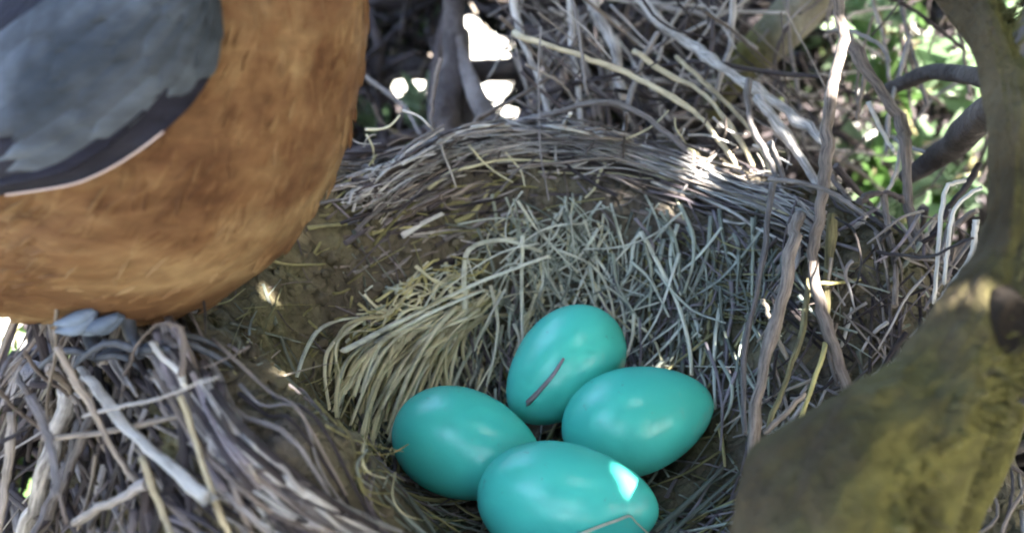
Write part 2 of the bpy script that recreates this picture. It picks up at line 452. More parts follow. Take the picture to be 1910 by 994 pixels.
for i in range(34):
    t = R(0, 1); x0, y0 = lerp(690, 900, t)+R(-20, 20), lerp(600, 560, t)+R(0, 60)
    x1, y1 = lerp(540, 760, t)+R(-30, 30), R(720, 860)
    lay(wob(x0, y0, x1, y1, R(5, 40), 5), R(8, 15), random.choice(['straw_light', 'straw_pale', 'straw_pale']), R(.35, .75), arch=R(.1, .5))
for i in range(26):
    x, y = R(900, 1340), R(430, 660)
    lay(ang(x, y, random.choice([R(70, 120), R(70, 120), R(30, 60), R(130, 160)]), R(90, 200), R(-24, 24)), R(6, 11), 'straw_light' if x < 1180 else 'straw_green', R(.4, .75))
for i in range(60):
    x, y = R(470, 720), R(770, 960)
    lay(ang(x, y, random.choice([R(90, 150), R(-10, 30), R(50, 80)]), R(80, 200), R(-20, 20)), R(4, 9), random.choice(['straw_yellow', 'straw_olive', 'straw_olive', 'straw_green']), R(.05, .35))
for i in range(38):
    t = R(0, 1)
    lay(wob(lerp(600, 720, t)+R(-20, 20), R(600, 690), lerp(470, 590, t)+R(-20, 20), R(770, 880), R(0, 40), 5), R(5, 11), random.choice(['straw_pale', 'straw_pale', 'straw_olive', 'straw_yellow']), R(.1, .5), arch=R(0, .3))
# D  pale green tangle on the back wall
for i in range(170):
    x, y = random.gauss(1045, 75), R(420, 640)
    a = random.choice([R(55, 125), R(55, 125), R(100, 150), R(30, 70), R(-15, 15)])
    lay(ang(x, y, a, R(50, 190), R(-28, 28)), R(4, 9), random.choice(['straw_green', 'straw_green', 'straw_sage', 'straw_pale']), R(.05, .55))
for i in range(30):
    x, y = random.gauss(1055, 45), R(395, 470)
    lay(ang(x, y, R(20, 160), R(40, 110), R(-12, 12)), R(4, 7), 'straw_green', R(.2, .7))
# E  greyer wall to the right
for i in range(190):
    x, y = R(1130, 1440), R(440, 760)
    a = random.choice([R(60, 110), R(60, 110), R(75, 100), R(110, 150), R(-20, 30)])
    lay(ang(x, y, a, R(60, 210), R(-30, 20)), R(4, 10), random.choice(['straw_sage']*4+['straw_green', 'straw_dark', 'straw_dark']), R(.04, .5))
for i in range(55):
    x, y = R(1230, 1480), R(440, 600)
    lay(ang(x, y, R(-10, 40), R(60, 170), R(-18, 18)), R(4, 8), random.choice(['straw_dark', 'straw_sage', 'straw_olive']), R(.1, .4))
# G  round the eggs, floor of the cup
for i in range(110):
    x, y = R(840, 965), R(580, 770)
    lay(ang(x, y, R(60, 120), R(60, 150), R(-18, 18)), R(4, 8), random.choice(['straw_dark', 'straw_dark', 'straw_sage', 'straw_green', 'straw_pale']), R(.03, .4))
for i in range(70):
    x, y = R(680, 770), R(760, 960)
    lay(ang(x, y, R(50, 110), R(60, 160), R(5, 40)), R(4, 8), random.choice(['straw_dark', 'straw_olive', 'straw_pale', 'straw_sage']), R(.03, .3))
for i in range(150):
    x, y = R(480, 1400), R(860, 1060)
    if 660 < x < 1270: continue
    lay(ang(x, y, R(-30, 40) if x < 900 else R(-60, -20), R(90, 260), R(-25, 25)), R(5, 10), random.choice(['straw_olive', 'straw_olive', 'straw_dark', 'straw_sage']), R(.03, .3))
# H  floor and the near wall, not seen from here
for i in range(220):
    a = R(0, 6.283); r0, r1 = R(.5, 5.5), R(.5, 5.5); a1 = a+R(-.9, .9)
    p = [np.array([NC[0]+r*math.cos(b), NC[1]+r*math.sin(b), 0]) for r, b in ((r0, a), ((r0+r1)/2, (a+a1)/2), (r1, a1))]
    for q in p: q[2] = H(q[0], q[1])+R(.03, .12)
    STR.append((1, random.choice(['straw_olive', 'straw_sage', 'straw_dark']), p, R(.02, .045), .5, 'straw'))
# I  back rim: bundle of grey bark fibres and thin twigs
def rimcurve(k, s0, s1, n=6):
    base = np.array([(640, 352), (700, 330), (765, 296), (850, 258), (950, 240), (1080, 246), (1200, 276), (1320, 320), (1450, 366), (1540, 410)], float)
    C = spline(base, 60); out = []
    for i in range(n):
        t = lerp(s0, s1, i/(n-1)); p = C[int(min(59, max(0, t*59)))]
        out.append((p[0], p[1]+k*(1-.25*t)))
    return out
for i in range(150):
    c = R(0, 1); L = R(.12, .45); k = R(0, 1)**1.3*88-6
    pts = rimcurve(k, max(R(0, .13), c-L/2), min(1, c+L/2))
    tl = R(-26, 26); pts = [(x+R(-5, 5), y+R(-7, 7)+tl*(q/5-.5)*2) for q, (x, y) in enumerate(pts)]
    m = random.choice(['twig_grey']*4+['twig_brown']*2+['straw_pale']+['twig_dark']*2+['twig_brown', 'straw_dark', 'twig_pale'])
    lay(pts, R(4, 12), m, R(.05, .5), 'rim_twig', .7, fallback=23.2, arch=R(0, .25))
for i in range(40):
    c = R(.05, 1); k = R(75, 165); L = R(.08, .25)
    pts = [(x+R(-5, 5), y+R(-7, 7)) for x, y in rimcurve(k, max(0, c-L/2), min(1, c+L/2), 4)]
    lay(pts, R(5, 16), random.choice(['twig_dark', 'twig_brown', 'straw_dark', 'twig_grey']), R(-.03, .18), 'rim_twig', .7)
for i in range(230):
    c = R(0, 1); L = R(.06, .28); k = R(-10, 50); tl = R(-18, 18)
    pts = [(x+R(-4, 4), y+R(-5, 5)+tl*(q/4-.5)*2) for q, (x, y) in enumerate(rimcurve(k, max(R(0, .15), c-L/2), min(1, c+L/2), 5))]
    lay(pts, R(3, 8), random.choice(['rim_grass', 'rim_grass', 'rim_grass', 'twig_grey']), R(.15, .6), 'rim_twig', .4, fallback=23.2, arch=R(0, .2))
for i in range(70):
    x, y = R(660, 1480), R(225, 380)
    lay(ang(x, y, random.choice([R(-50, -10), R(10, 45), R(60, 120)]), R(30, 120), R(-14, 14)), R(3, 8), random.choice(['twig_grey', 'twig_brown', 'twig_pale', 'straw_pale']), R(.1, .7), 'rim_twig', .8)
for i in range(70):
    x, y = R(420, 720), R(420, 720)
    lay(ang(x, y, random.choice([R(30, 80), R(-40, 10), R(100, 150)]), R(25, 120), R(-14, 14)), R(3, 9), random.choice(['twig_dark', 'straw_olive', 'straw_olive', 'twig_brown']), R(-.04, .12), 'rim_twig', .7)
for i in range(80):
    x, y = R(640, 980), R(330, 480)
    lay(ang(x, y, R(-50, 10), R(40, 150), R(-10, 10)), R(6, 16), random.choice(['twig_brown', 'straw_olive', 'twig_dark', 'twig_grey']), R(0, .15), 'rim_twig', .6)
lay([(748, 440), (790, 415), (825, 398)], 24, 'twig_pale', .2, 'rim_twig', .4)
# J  front-left rim: bark fibres sweeping down to the bottom of the frame
fr = [np.array(p, float) for p in ((300, 585), (352, 655), (410, 755), (490, 850), (590, 925), (700, 978), (820, 1030))]
FR = spline(fr, 50)
for i in range(200):
    s0 = R(-.1, .7); sw = R(-28, 28); s1 = s0+R(.2, .55); k = R(0, 1)
    pts = []
    for j in range(6):
        t = lerp(s0, s1, j/5); q = FR[int(min(49, max(0, t*49)))]
        g = FR[int(min(49, max(0, t*49+1)))]-FR[int(min(49, max(0, t*49-1)))]; g = g/np.linalg.norm(g)
        nn = np.array([-g[1], g[0]])
        o = k*(55+60*max(0, t)) - 6
        o = max(-6, o+sw*(j/5-.5)*2); pts.append((q[0]+nn[0]*o+R(-4, 4), q[1]+nn[1]*o+R(-4, 4)))
    lay(pts, R(5, 26), random.choice(['twig_grey']*5+['rim_grass', 'twig_brown', 'twig_brown', 'straw_dark', 'twig_dark', 'twig_dark']), R(.12, .6), 'rim_twig', .3, arch=R(0, .2), fallback=17)
for i in range(230):
    x, y = R(-20, 640), R(640, 1010)
    k = int(np.argmin(np.hypot(FR[:, 0]-x, FR[:, 1]-y)))
    if x > FR[k][0]-10: continue
    a = lerp(118, 42, min(1, max(0, x/520)))+R(-38, 38)
    lay(ang(x, y, a, R(80, 280), R(-7, 7), 4, 2), R(7, 26), random.choice(['twig_grey']*3+['twig_dark']*5+['twig_brown']*2+['straw_dark']), R(.03, .7), 'rim_twig', .28, fallback=17)
for i in range(150):
    x, y = R(1430, 1780), R(420, 800)
    lay(ang(x, y, random.choice([R(60, 120), R(20, 60), R(120, 160)]), R(50, 200), R(-16, 16)), R(4, 12), random.choice(['twig_grey']*3+['twig_dark']*3+['twig_brown']*2+['straw_dark', 'straw_sage']), R(.03, .8), 'rim_twig', .8, fallback=20)
# K  rest of the rim all round, for the sides this picture does not show
for i in range(160):
    a = R(0, 6.283); da = R(.3, .9); r = R(5.6, 8.2); p = []
    for j in range(5):
        b = a+da*j/4; rr = r+R(-.15, .15); x, y = NC[0]+rr*math.cos(b), NC[1]+rr*math.sin(b)
        p.append(np.array([x, y, H(x, y)+R(.05, .25)]))
    STR.append((.5, random.choice(['twig_grey', 'twig_brown', 'twig_dark']), p, R(.03, .07), .7, 'rim_twig'))

STR.sort(key=lambda s: -s[0])
count = {'straw': 0, 'rim_twig': 0}; rest = {}
MASS = {'straw': 'straw_lining', 'rim_twig': 'rim_fibres'}
for size, m, pts, r, flat, nm in STR:
    sides = 6 if size > 900 else 5
    if count[nm] < 98:
        count[nm] += 1; mb = MB()
        tube(mb, pts, r, sides, flat=flat, taper=(1, .6), rough=.12)
        mb.build(nm, M[m], nest)
    else:
        mb, mats = rest.setdefault(nm, (MB(), []))
        if m not in mats: mats.append(m)
        tube(mb, pts, r, sides, flat=flat, taper=(1, .5), mi=mats.index(m))
for nm, (mb, mats) in rest.items():
    tag(mb.build(MASS[nm], [M[x] for x in mats], nest), kind='stuff')

# ================================================================== THE EGGS
def make_egg(px, py, z, end_px, rise, label, a=1.42, b=1.03, axis=None):
    """centre pixel on the level z; end_px = where the narrow end points"""
    c = atZ(px, py, z); e = atZ(*end_px, z); d = e-c; d[2] = 0; d /= np.linalg.norm(d); d[2] = rise; d /= np.linalg.norm(d)
    if axis is not None: d = axis/np.linalg.norm(axis)
    nu, nv = 44, 34; V = []; fs = []
    s = np.cross(d, [0, 0, 1]); s /= np.linalg.norm(s); u = np.cross(s, d)
    for i in range(nv+1):
        t = math.pi*i/nv; x = -a*math.cos(t); r = b*math.sin(t)*(1-.16*(x/a)-.03*(x/a)**2)
        for j in range(nu):
            q = 2*math.pi*j/nu; V.append(c+d*(x)+s*r*math.cos(q)+u*r*math.sin(q))
    for i in range(nv):
        for j in range(nu):
            k = (j+1) % nu; fs.append([i*nu+j, i*nu+k, (i+1)*nu+k, (i+1)*nu+j])
    mb = MB(); mb.add(V, fs)
    o = mb.build('egg', M['egg'], origin=c)
    tag(o, label, 'egg', 'blue eggs in the nest'); return BVHTree.FromPolygons([tuple(v) for v in V], fs)
make_egg(872, 830, -.15, (1005, 868), -.05, 'turquoise egg lying leftmost in the nest, blunt end towards the combed straw', 1.42, .96)
b_near = make_egg(1058, 936, -.05, (1225, 955), .0, 'turquoise egg nearest the viewer with a sunlit glint on its end', 1.48, .95)
make_egg(1192, 782, -.05, (1350, 752), .1, 'turquoise egg on the right with its narrow end towards the mossy limb', 1.45, .97)
c_top = make_egg(1052, 684, .25, (990, 775), -.1, 'turquoise egg at the back with a dark stalk stuck to its shell', 1.36, .96, axis=-RT*.66-UP*.62-FWD*.30)
# the stalk on the back egg, and the clipped one on the near egg
mb = MB(); q = [(1052, 668), (1032, 700), (1008, 728), (984, 752)]
def on(b, x, y, lift):
    h = b.ray_cast(Vector(CAM), Vector(ray(x, y)))
    return np.array(h[0])-ray(x, y)*lift*.95 if h[0] is not None else P(x, y, 18)
pts = [on(c_top, x, y, .05) for x, y in q]
tube(mb, pts, .05, 6, n=14, taper=(.45, 1.2), rough=.3)
tag(mb.build('dry_stalk', M['straw_dark']), 'short dark stalk lying across the shell of the back egg', 'stalk')
mb = MB(); tube(mb, [P(1030, 1020, 16.8), on(b_near, 1100, 988, .07), on(b_near, 1150, 970, .06), on(b_near, 1174, 962, .06), on(b_near, 1188, 975, .07), P(1215, 1000, 17.2)], .038, 6, n=24, flat=.5, taper=(1, .6), rough=.2)
tag(mb.build('dry_stalk', M['straw_light']), 'thin pale bent stalk folded over the nearest egg', 'stalk')

# ================================================================== THE BIRD
YB = -1.2
BS = [(-330, 480, 34), (-220, 440, 95), (-80, 392, 172), (80, 338, 256), (238, 268, 322), (330, 145, 332), (398, 0, 296), (440, -170, 250), (490, -310, 190), (560, -400, 165), (640, -430, 120), (690, -425, 60)]
BS = [(x, y+20*max(0, min(1, (y+200)/400)), r) for x, y, r in BS]
BC = []; BR = []
for x, y, r in BS:
    p = atY(x, y, YB); BC.append(p); BR.append(r*depth_of(p)/F)
bird = empty('robin', (-7.3, -1.6, 2.6))
tag(bird, 'robin with rust orange breast and slate grey wing perched on the nest rim', 'bird')
NB = 70; NS = 56
bc = spline(BC, NB); br = spline(np.array(BR)[:, None], NB)[:, 0]
bt = np.gradient(bc, axis=0); bt /= np.linalg.norm(bt, axis=1)[:, None]
def bframe(i):
    side = np.array([0, -1.0, 0]); side = side-bt[i]*np.dot(side, bt[i]); side /= np.linalg.norm(side)
    return side, np.cross(bt[i], side)          # side faces the viewer; the other one points to the breast
def bpoint(i, a, lift=0.0):
    s, b = bframe(i)
    n = s*math.cos(a)+b*math.sin(a)
    p = bc[i]+n*(br[i]+lift)
    w = .10*mnoise.noise(Vector(p*.9))+.05*mnoise.noise(Vector(p*2.6))
    return p+n*w, n
# which way does b point at mid body? want +a = breast (down right)
sgn = 1 if np.dot(bframe(35)[1], np.array([.7, 0, -.7])) > 0 else -1
def is_rust(i, a):
    s = math.sin(a)*sgn
    t = i/NB
    return s > -.35+.3*mnoise.noise(Vector((i*.2, a*2, 0))) and t < .70 and t > .14
mb = MB(); V = []; fs = []; mi = []
for i in range(NB):
    for j in range(NS): V.append(bpoint(i, 2*math.pi*j/NS)[0])
for i in range(NB-1):
    for j in range(NS):
        k = (j+1) % NS; fs.append([i*NS+j, i*NS+k, (i+1)*NS+k, (i+1)*NS+j]); mi.append(0 if is_rust(i, 2*math.pi*(j+.5)/NS) else 1)
fs.append(list(range(NS))[::-1]); mi.append(1); fs.append([(NB-1)*NS+j for j in range(NS)]); mi.append(1)
mb.add(V, fs, None, mi)
def plumage_mat(name, stops, dark, fine=1.0, each=.3, blot=(.50, .64)):
    m, nt, b = mat(name, .8, .15)
    p = pos_coord(nt)
    mp = nt.nodes.new('ShaderNodeMapping'); mp.inputs['Rotation'].default_value = (0, math.radians(-50), 0); mp.inputs['Scale'].default_value = (.35, 1, 1)
    nt.links.new(p, mp.inputs[0])
    n1 = noise_tex(nt, mp.outputs[0], 95*fine, 4, .6); n2 = noise_tex(nt, p, 45, 3, .5); n3 = noise_tex(nt, mp.outputs[0], 500, 3, .6)
    c = ramp(nt, stops, mathn(nt, 'ADD', mathn(nt, 'MULTIPLY', n1, 1-each), mathn(nt, 'MULTIPLY', rnd(nt), each)))
    c = mixc(nt, ramp(nt, [(blot[0], (0, 0, 0)), (blot[1], (.85, .85, .85))], n2), c, dark)
    c = mixc(nt, .5, c, ramp(nt, [(.3, (.5, .48, .45)), (.65, (1.1, 1.1, 1.1))], n3), 'MULTIPLY')
    nt.links.new(c, b.inputs['Base Color'])
    bump(nt, b, mathn(nt, 'ADD', n1, mathn(nt, 'MULTIPLY', n3, .4)), .6, .0015)
    return m
M['rust'] = plumage_mat('rust_plumage', [(.33, (.08, .036, .016)), (.47, (.14, .075, .034)), (.62, (.23, .15, .075))], (.085, .038, .020), 1.0, .12, (.54, .80))
M['slate'] = plumage_mat('slate_plumage', [(.30, (.035, .04, .05)), (.48, (.085, .10, .125)), (.66, (.15, .175, .21))], (.018, .023, .03), .8, .16, (.44, .60))
M['slate_dark'] = plumage_mat('slate_dark_plumage', [(.25, (.006, .006, .012)), (.6, (.014, .014, .024)), (.8, (.03, .03, .04))], (.008, .008, .014), .8)
M['white_down'] = plumage_mat('white_down', [(.25, (.09, .115, .16)), (.7, (.19, .235, .30))], (.05, .065, .09))
body = mb.build('body', [M['rust'], M['slate_dark']], bird)
# breast feathers: soft overlapping tips, all lying back towards the tail
mb = MB()
for _ in range(5600):
    i = random.randint(10, 50); a = R(0, 6.283)
    if not is_rust(i, a): continue
    p, n = bpoint(i, a, -.012)
    side = np.cross(n, bt[i]); d = bpoint(max(0, i-3), a)[0]-bpoint(i, a)[0]; d = d/np.linalg.norm(d)+n*R(.02, .10)+side*R(-.4, .4); L = R(.3, .7); W = R(.12, .26)
    if R(0, 1) < .22: d = d+n*R(.12, .30); L *= .7; W = R(.05, .09)
    d /= np.linalg.norm(d); s = np.cross(d, n); s /= np.linalg.norm(s)
    V = []
    for t, w in ((0, .5), (.35, 1), (.7, .8), (1, .18)):
        c = p+d*L*t-n*(.08*t*t*L); V += [c-s*W*w*.5-n*.03*w, c+n*.03*w, c+s*W*w*.5-n*.03*w]
    fs = []
    for k in range(3): fs += [[k*3, k*3+1, k*3+4, k*3+3], [k*3+1, k*3+2, k*3+5, k*3+4]]
    mb.add(V, fs)
tag(mb.build('breast_plumage', M['rust'], bird), kind='stuff')

# wing
TOPE = [(402, -60), (330, -110), (215, -90), (100, -12), (0, 70), (-130, 190), (-330, 372)]
BOTE = [(402, -60), (414, 55), (392, 145), (318, 235), (190, 322), (60, 357), (-330, 402)]
def front(px, py, lift):
    Y = YB-2
    for _ in range(4):
        p = atY(px, py, Y); d = np.linalg.norm((bc-p)*np.array([1, 0, 1]), axis=1)
        g = br**2-d**2; k = int(np.argmax(g)); Y = YB-math.sqrt(max(g[k], (.35*br[k])**2))-lift
    return atY(px, py, Y)
NU, NVV = 34, 14
te, be = spline(TOPE, NU), spline(BOTE, NU)
def W(u, v, lift=0.0):
    i = min(1, max(0, u))*(NU-1); k = min(int(i), NU-2); f = i-k
    a = te[k]*(1-f)+te[k+1]*f; b = be[k]*(1-f)+be[k+1]*f
    q = a*(1-v)+b*v
    return front(q[0], q[1], .06+.10*min(1, max(0, u)*4)+.22*math.sin(math.pi*min(1, max(0, v)))+lift)
mb = MB(); V = []; fs = []
for l in (0, -.22):
    for i in range(NU):
        for j in range(NVV): V.append(W(i/(NU-1), j/(NVV-1), l))
S = NU*NVV
for i in range(NU-1):
    for j in range(NVV-1):
        q = [i*NVV+j, i*NVV+j+1, (i+1)*NVV+j+1, (i+1)*NVV+j]; fs.append(q); fs.append([S+x for x in q[::-1]])
for i in range(NU-1):
    for j in (0, NVV-1): fs.append([i*NVV+j, (i+1)*NVV+j, S+(i+1)*NVV+j, S+i*NVV+j])
for j in range(NVV-1):
    for i in (0, NU-1): fs.append([i*NVV+j, i*NVV+j+1, S+i*NVV+j+1, S+i*NVV+j])
mb.add(V, fs)
wing = mb.build('wing', M['slate_dark'], bird)
def feather(u, v, du, dv, wd, lift, m, parent, name='feather'):
    mb = MB(); V = []; fs = []; n = 12
    for i in range(n):
        t = i/(n-1); w = wd*(.55+.9*t-.2*t*t)*(1 if t < .6 else math.sqrt(max(.02, 1-((t-.6)/.4)**2)))
        for j, k in enumerate((-1, -.5, 0, .5, 1)):
            V.append(W(u+du*t-abs(k)**2*.012*(t > .75), v+dv*t+k*w, lift+.02*t+.05*(1-k*k)*(1-.6*t)))
    for i in range(n-1):
        for j in range(4): fs.append([i*5+j, i*5+j+1, i*5+j+6, i*5+j+5])
    k0 = len(V); V += [p+np.array([0, .03, 0]) for p in V]
    fs += [[k0+x for x in f[::-1]] for f in list(fs)]
    mb.add(V, fs); return mb.build(name, m, parent)
for row, (u0, nf, du, wd, lf) in enumerate(((.50, 7, .28, .10, .03), (.36, 8, .24, .085, .07), (.23, 9, .22, .075, .11), (.12, 9, .19, .07, .15), (.03, 8, .15, .075, .19), (-.06, 6, .14, .08, .22))):
    for j in range(nf):
        v = (j+.5)/nf*(.80 if row < 2 else .90 if row == 2 else 1.0)+.0
        feather(u0+R(-.02, .02)+.05*v, v, du*R(.85, 1.15), R(-.02, .05), wd*R(.9, 1.15), lf*.75+R(-.012, .012), M['slate'], wing)
for j in range(5):
    feather(.42+.05*j, .80+.02*j, .5-.04*j, .07-.01*j, .03, .02+.012*j, M['slate_dark'], wing, 'flight_feather')
mb = MB(); pts = [W(u, 1.0, .04) for u in np.linspace(.52, .86, 10)]
tube(mb, pts, .024, 6, n=30, taper=(.8, .8), flat=.6)
me_, nt, b = mat('feather_edge', .6, .3); b.inputs['Base Color'].default_value = (.62, .50, .48, 1); mb.build('feather_edge', me_, wing)
# tail
tr = P(-330, 470, depth_of(bc[0])); td = -bt[0]
for k in range(5):
    mb = MB(); s = np.array([0, 1.0, 0])*(k-2)*.28
    tube(mb, [bc[2]+s*.4, bc[0]+td*1.5+s*.8, bc[0]+td*7+s*1.2], .42, 8, n=10, flat=.12, taper=(.7, 1.0), roll=0)
    mb.build('tail_feather', M['slate_dark'], bird)
# beak and eyes (above the frame)
hd = bt[-1]
mb = MB(); tube(mb, [bc[-3], bc[-1]+hd*.6, bc[-1]+hd*1.7+np.array([0, 0, -.25])], [.42, .33, .04], 10, n=9)
mk, nt, b = mat('beak_horn', .4, .5); b.inputs['Base Color'].default_value = (.55, .33, .06, 1); mb.build('beak', mk, bird)
mkE, nt, b = mat('eye_black', .08, .6); b.inputs['Base Color'].default_value = (.01, .008, .008, 1)
for sd in (-1, 1):
    i = int(NB*.86); c = bc[i]+np.array([0, sd*br[i]*.93, .25]); mb = MB(); V = []; fs = []
    for a in range(9):
        for q in range(12): V.append(c+.26*np.array([math.sin(math.pi*a/8)*math.cos(q*math.pi/6), math.cos(math.pi*a/8), math.sin(math.pi*a/8)*math.sin(q*math.pi/6)]))
    for a in range(8):
        for q in range(12): fs.append([a*12+q, a*12+(q+1) % 12, (a+1)*12+(q+1) % 12, (a+1)*12+q])
    mb.add(V, fs); mb.build('eye', mkE, bird)
# legs and the pale down above them
mL, nt, b = mat('leg_horn', .5, .4); c = ramp(nt, [(.35, (.035, .04, .05)), (.7, (.09, .10, .125))], noise_tex(nt, pos_coord(nt), 400, 3)); nt.links.new(c, b.inputs['Base Color'])
for (tx, ty, fx, fy, Y0) in ((182, 575, 182, 668, -2.3), (250, 560, 262, 655, -.2)):
    foot = hit(fx, fy, .75); top = P(tx, ty, depth_of(foot)+.5); mb = MB()
    tube(mb, [top+np.array([0, 0, .5]), (top+foot)/2+np.array([-.12, 0, 0]), foot], .11, 8, n=9, taper=(1.25, .9), rough=.15)
    leg = mb.build('leg', mL, bird)
    for k, (dx, dy) in enumerate(((.9, -.35), (1.05, .05), (.85, .45), (-.85, .0))):
        mb = MB(); e = foot+np.array([dx, dy, -.12]); m_ = foot+np.array([dx*.5, dy*.5, .14])
        tube(mb, [foot, m_, e, e+np.array([dx*.22, dy*.2, -.22])], [.065, .06, .045, .015], 6, n=9); mb.build('toe', mL, leg)
mb = MB()
base = atY(172, 596, -3.0)
for k in range(7):
    o = np.array([R(-.22, .22), R(-.12, .25), R(-.08, .08)]); tube(mb, [base+o+np.array([.25, 0, .12]), base+o+np.array([0, -.05, -.02]), base+o+np.array([-.35, 0, -.12])], [.06, .15, .03], 10, n=9, flat=.7)
tag(mb.build('leg_down', M['white_down'], bird), kind='stuff')

# ================================================================== LIMBS
def limb(mb, path, sides=28, n=40, rough=.10, fine=.05):
    pts = [P(x, y, d) for x, y, d, r in path]; rad = [r*d/F for x, y, d, r in path]
    tube(mb, pts, rad, sides, n=n, rough=rough, roll=0, fine=fine)
mossy = empty('mossy_limb', P(1560, 1200, 12.2))
tag(mossy, 'thick moss covered limb close up at right, bending under the eggs', 'branch')
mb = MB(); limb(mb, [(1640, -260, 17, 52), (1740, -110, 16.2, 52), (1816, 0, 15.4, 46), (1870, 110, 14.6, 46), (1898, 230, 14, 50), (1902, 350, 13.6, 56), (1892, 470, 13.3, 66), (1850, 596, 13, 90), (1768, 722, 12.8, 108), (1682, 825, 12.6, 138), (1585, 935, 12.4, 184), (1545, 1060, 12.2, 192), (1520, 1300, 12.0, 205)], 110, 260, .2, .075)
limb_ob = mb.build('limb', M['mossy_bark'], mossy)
lv = np.concatenate(mb.v); mbm = MB()
for i in range(5200):                       # tufts of moss, thicker on the side coloured as lit
    k = random.randrange(110*40, len(lv)-110); j = k % 110; ring = lv[k-j:k-j+110]
    nn = lv[k]-ring.mean(axis=0); nn /= np.linalg.norm(nn)
    if nn[0] < R(-.15, .5) or mnoise.noise(Vector(lv[k]*.9)) < -.15: continue
    p = lv[k]; e = p+nn*R(.05, .20)+rdir()*.10
    tube(mbm, [p-nn*.02, (p+e)/2+rdir()*.03, e], R(.015, .035), 4, n=4, taper=(1, .3))
M['moss'] = strand_mat('moss', [(0, (.07, .065, .018)), (.5, (.14, .13, .04)), (1, (.24, .215, .085))], .9, .3)
tag(mbm.build('moss', M['moss'], mossy), kind='stuff')
mb = MB(); limb(mb, [(2080, -160, 15.6, 44), (1990, -30, 15, 44), (1930, 90, 14.5, 46), (1905, 200, 14.2, 44)], 24, 30, .12); mb.build('side_branch', M['bark'], mossy)
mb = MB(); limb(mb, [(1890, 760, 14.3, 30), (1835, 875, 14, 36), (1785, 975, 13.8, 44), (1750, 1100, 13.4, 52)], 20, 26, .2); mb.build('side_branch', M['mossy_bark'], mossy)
mb = MB(); kc = P(1882, 604, 12.42)
V = []; fs = []
for i in range(7):
    for j in range(18):
        a = 2*math.pi*j/18; rr = (.0, .12, .17, .20, .22, .25, .33)[i]; dd = (-.10, -.11, -.13, -.16, -.17, -.12, .12)[i]
        V.append(kc+RT*rr*.85*math.cos(a)+UP*rr*1.35*math.sin(a)+FWD*dd)
for i in range(6):
    for j in range(18): fs.append([i*18+j, i*18+(j+1) % 18, (i+1)*18+(j+1) % 18, (i+1)*18+j])
mb.add(V, fs); mb.build('knot_hole', M['knot'], mossy)

# other branches of the tree
def branch(name, label, cat, path, m, group=None, sides=16, n=24, rough=.15):
    mb = MB(); limb(mb, path, sides, n, rough); return tag(mb.build(name, M[m]), label, cat, group)
branch('branch', 'olive brown branch coming down from the top edge behind the twig tangle', 'branch', [(1580, -80, 30, 42), (1500, 10, 30, 46), (1430, 80, 30.5, 40), (1370, 140, 31.5, 30), (1320, 210, 33, 26)], 'bark_olive')
branch('branch', 'dark horizontal branch crossing behind the forked trunk', 'branch', [(560, 150, 48, 26), (740, 128, 46, 24), (900, 132, 45, 22), (1010, 125, 46, 24), (1120, 100, 49, 22)], 'bark_dark')
branch('branch', 'second dark horizontal branch below the bright gaps beside the robin', 'branch', [(540, 190, 52, 20), (700, 215, 50, 18), (830, 205, 50, 18), (960, 240, 52, 20)], 'bark_dark')
tr_ = empty('forked_stem', P(850, 240, 29)); tag(tr_, 'grey forked stem rising behind the left end of the back rim', 'stem')
for path, m in (([(850, -60, 31, 20), (846, 40, 30.5, 20), (846, 110, 30, 22), (832, 200, 29, 26), (825, 300, 28, 30)], 'bark_dark'), ([(852, 70, 30.2, 14), (868, 130, 29.6, 15), (893, 190, 28.6, 17), (930, 260, 27.5, 20)], 'bark'), ([(858, 60, 30.8, 18), (858, 150, 30.3, 22), (862, 280, 29, 30)], 'bark_dark')):
    mb = MB(); limb(mb, path, 12, 20, .25); mb.build('stem', M[m], tr_)
branch('branch', 'dark short branch between the upper right branch and the leaves', 'branch', [(1660, 165, 26, 12), (1740, 135, 24, 15), (1800, 140, 22, 17), (1870, 150, 18, 20)], 'bark_dark')
branch('branch', 'dark shaded branch slanting down to the mossy limb at its left', 'branch', [(1690, 330, 25, 16), (1760, 285, 23, 24), (1820, 230, 20, 30), (1900, 170, 16, 34)], 'bark_dark')
branch('branch', 'purplish grey branch at the left edge beneath the robin', 'branch', [(-120, 690, 24, 40), (40, 705, 22, 36), (150, 740, 20.5, 34), (260, 800, 19.5, 30)], 'bark')
branch('branch', 'thick shaded branch carrying the nest from below', 'branch', [(-200, 1250, 26, 90), (500, 1200, 24, 120), (1000, 1180, 23, 130), (1520, 1180, 15, 130)], 'bark')

# ------------------------------------------------------------------ hand-placed twigs
def twig(pts, d0, d1, w, m, label, name='twig', cat='twig', group=None, taper=(1, .75), knobs=.25, mid=0, lie=None, flat=.9):
    n = len(pts); mb = MB(); Q = []
    for i, (x, y) in enumerate(pts):
        t = i/max(1, n-1)
        Q.append(P(x, y, lerp(d0, d1, t)) if lie is None else P(x, y, depth_of(hit(x, y, lie, d0))))
    r = w*.5*((d0+d1)/2)/F
    tube(mb, Q, r, 8, n=max(9, 6*(n-1)+2), taper=taper, rough=.32, flat=flat, knobs=knobs, kink=.2 if knobs else .1)
    return tag(mb.build(name, M[m]), label, cat, group)
G1 = 'dead twigs behind the nest'
twig([(954, -30), (970, 64), (1006, 149), (1030, 240)], 27, 25.5, 15, 'twig_grey', 'grey twig leaning over the back rim, right of the brightest gap', group=G1)
twig([(1062, -30), (1069, 97), (1079, 153), (1082, 250)], 28, 26, 13, 'twig_grey', 'upright grey twig crossing the curved tan stalk near its start', group=G1)
twig([(1085, -30), (1119, 36), (1147, 93), (1160, 180)], 28, 27, 24, 'twig_grey', 'stout pale grey twig broken above the curved tan stalk', group=G1)
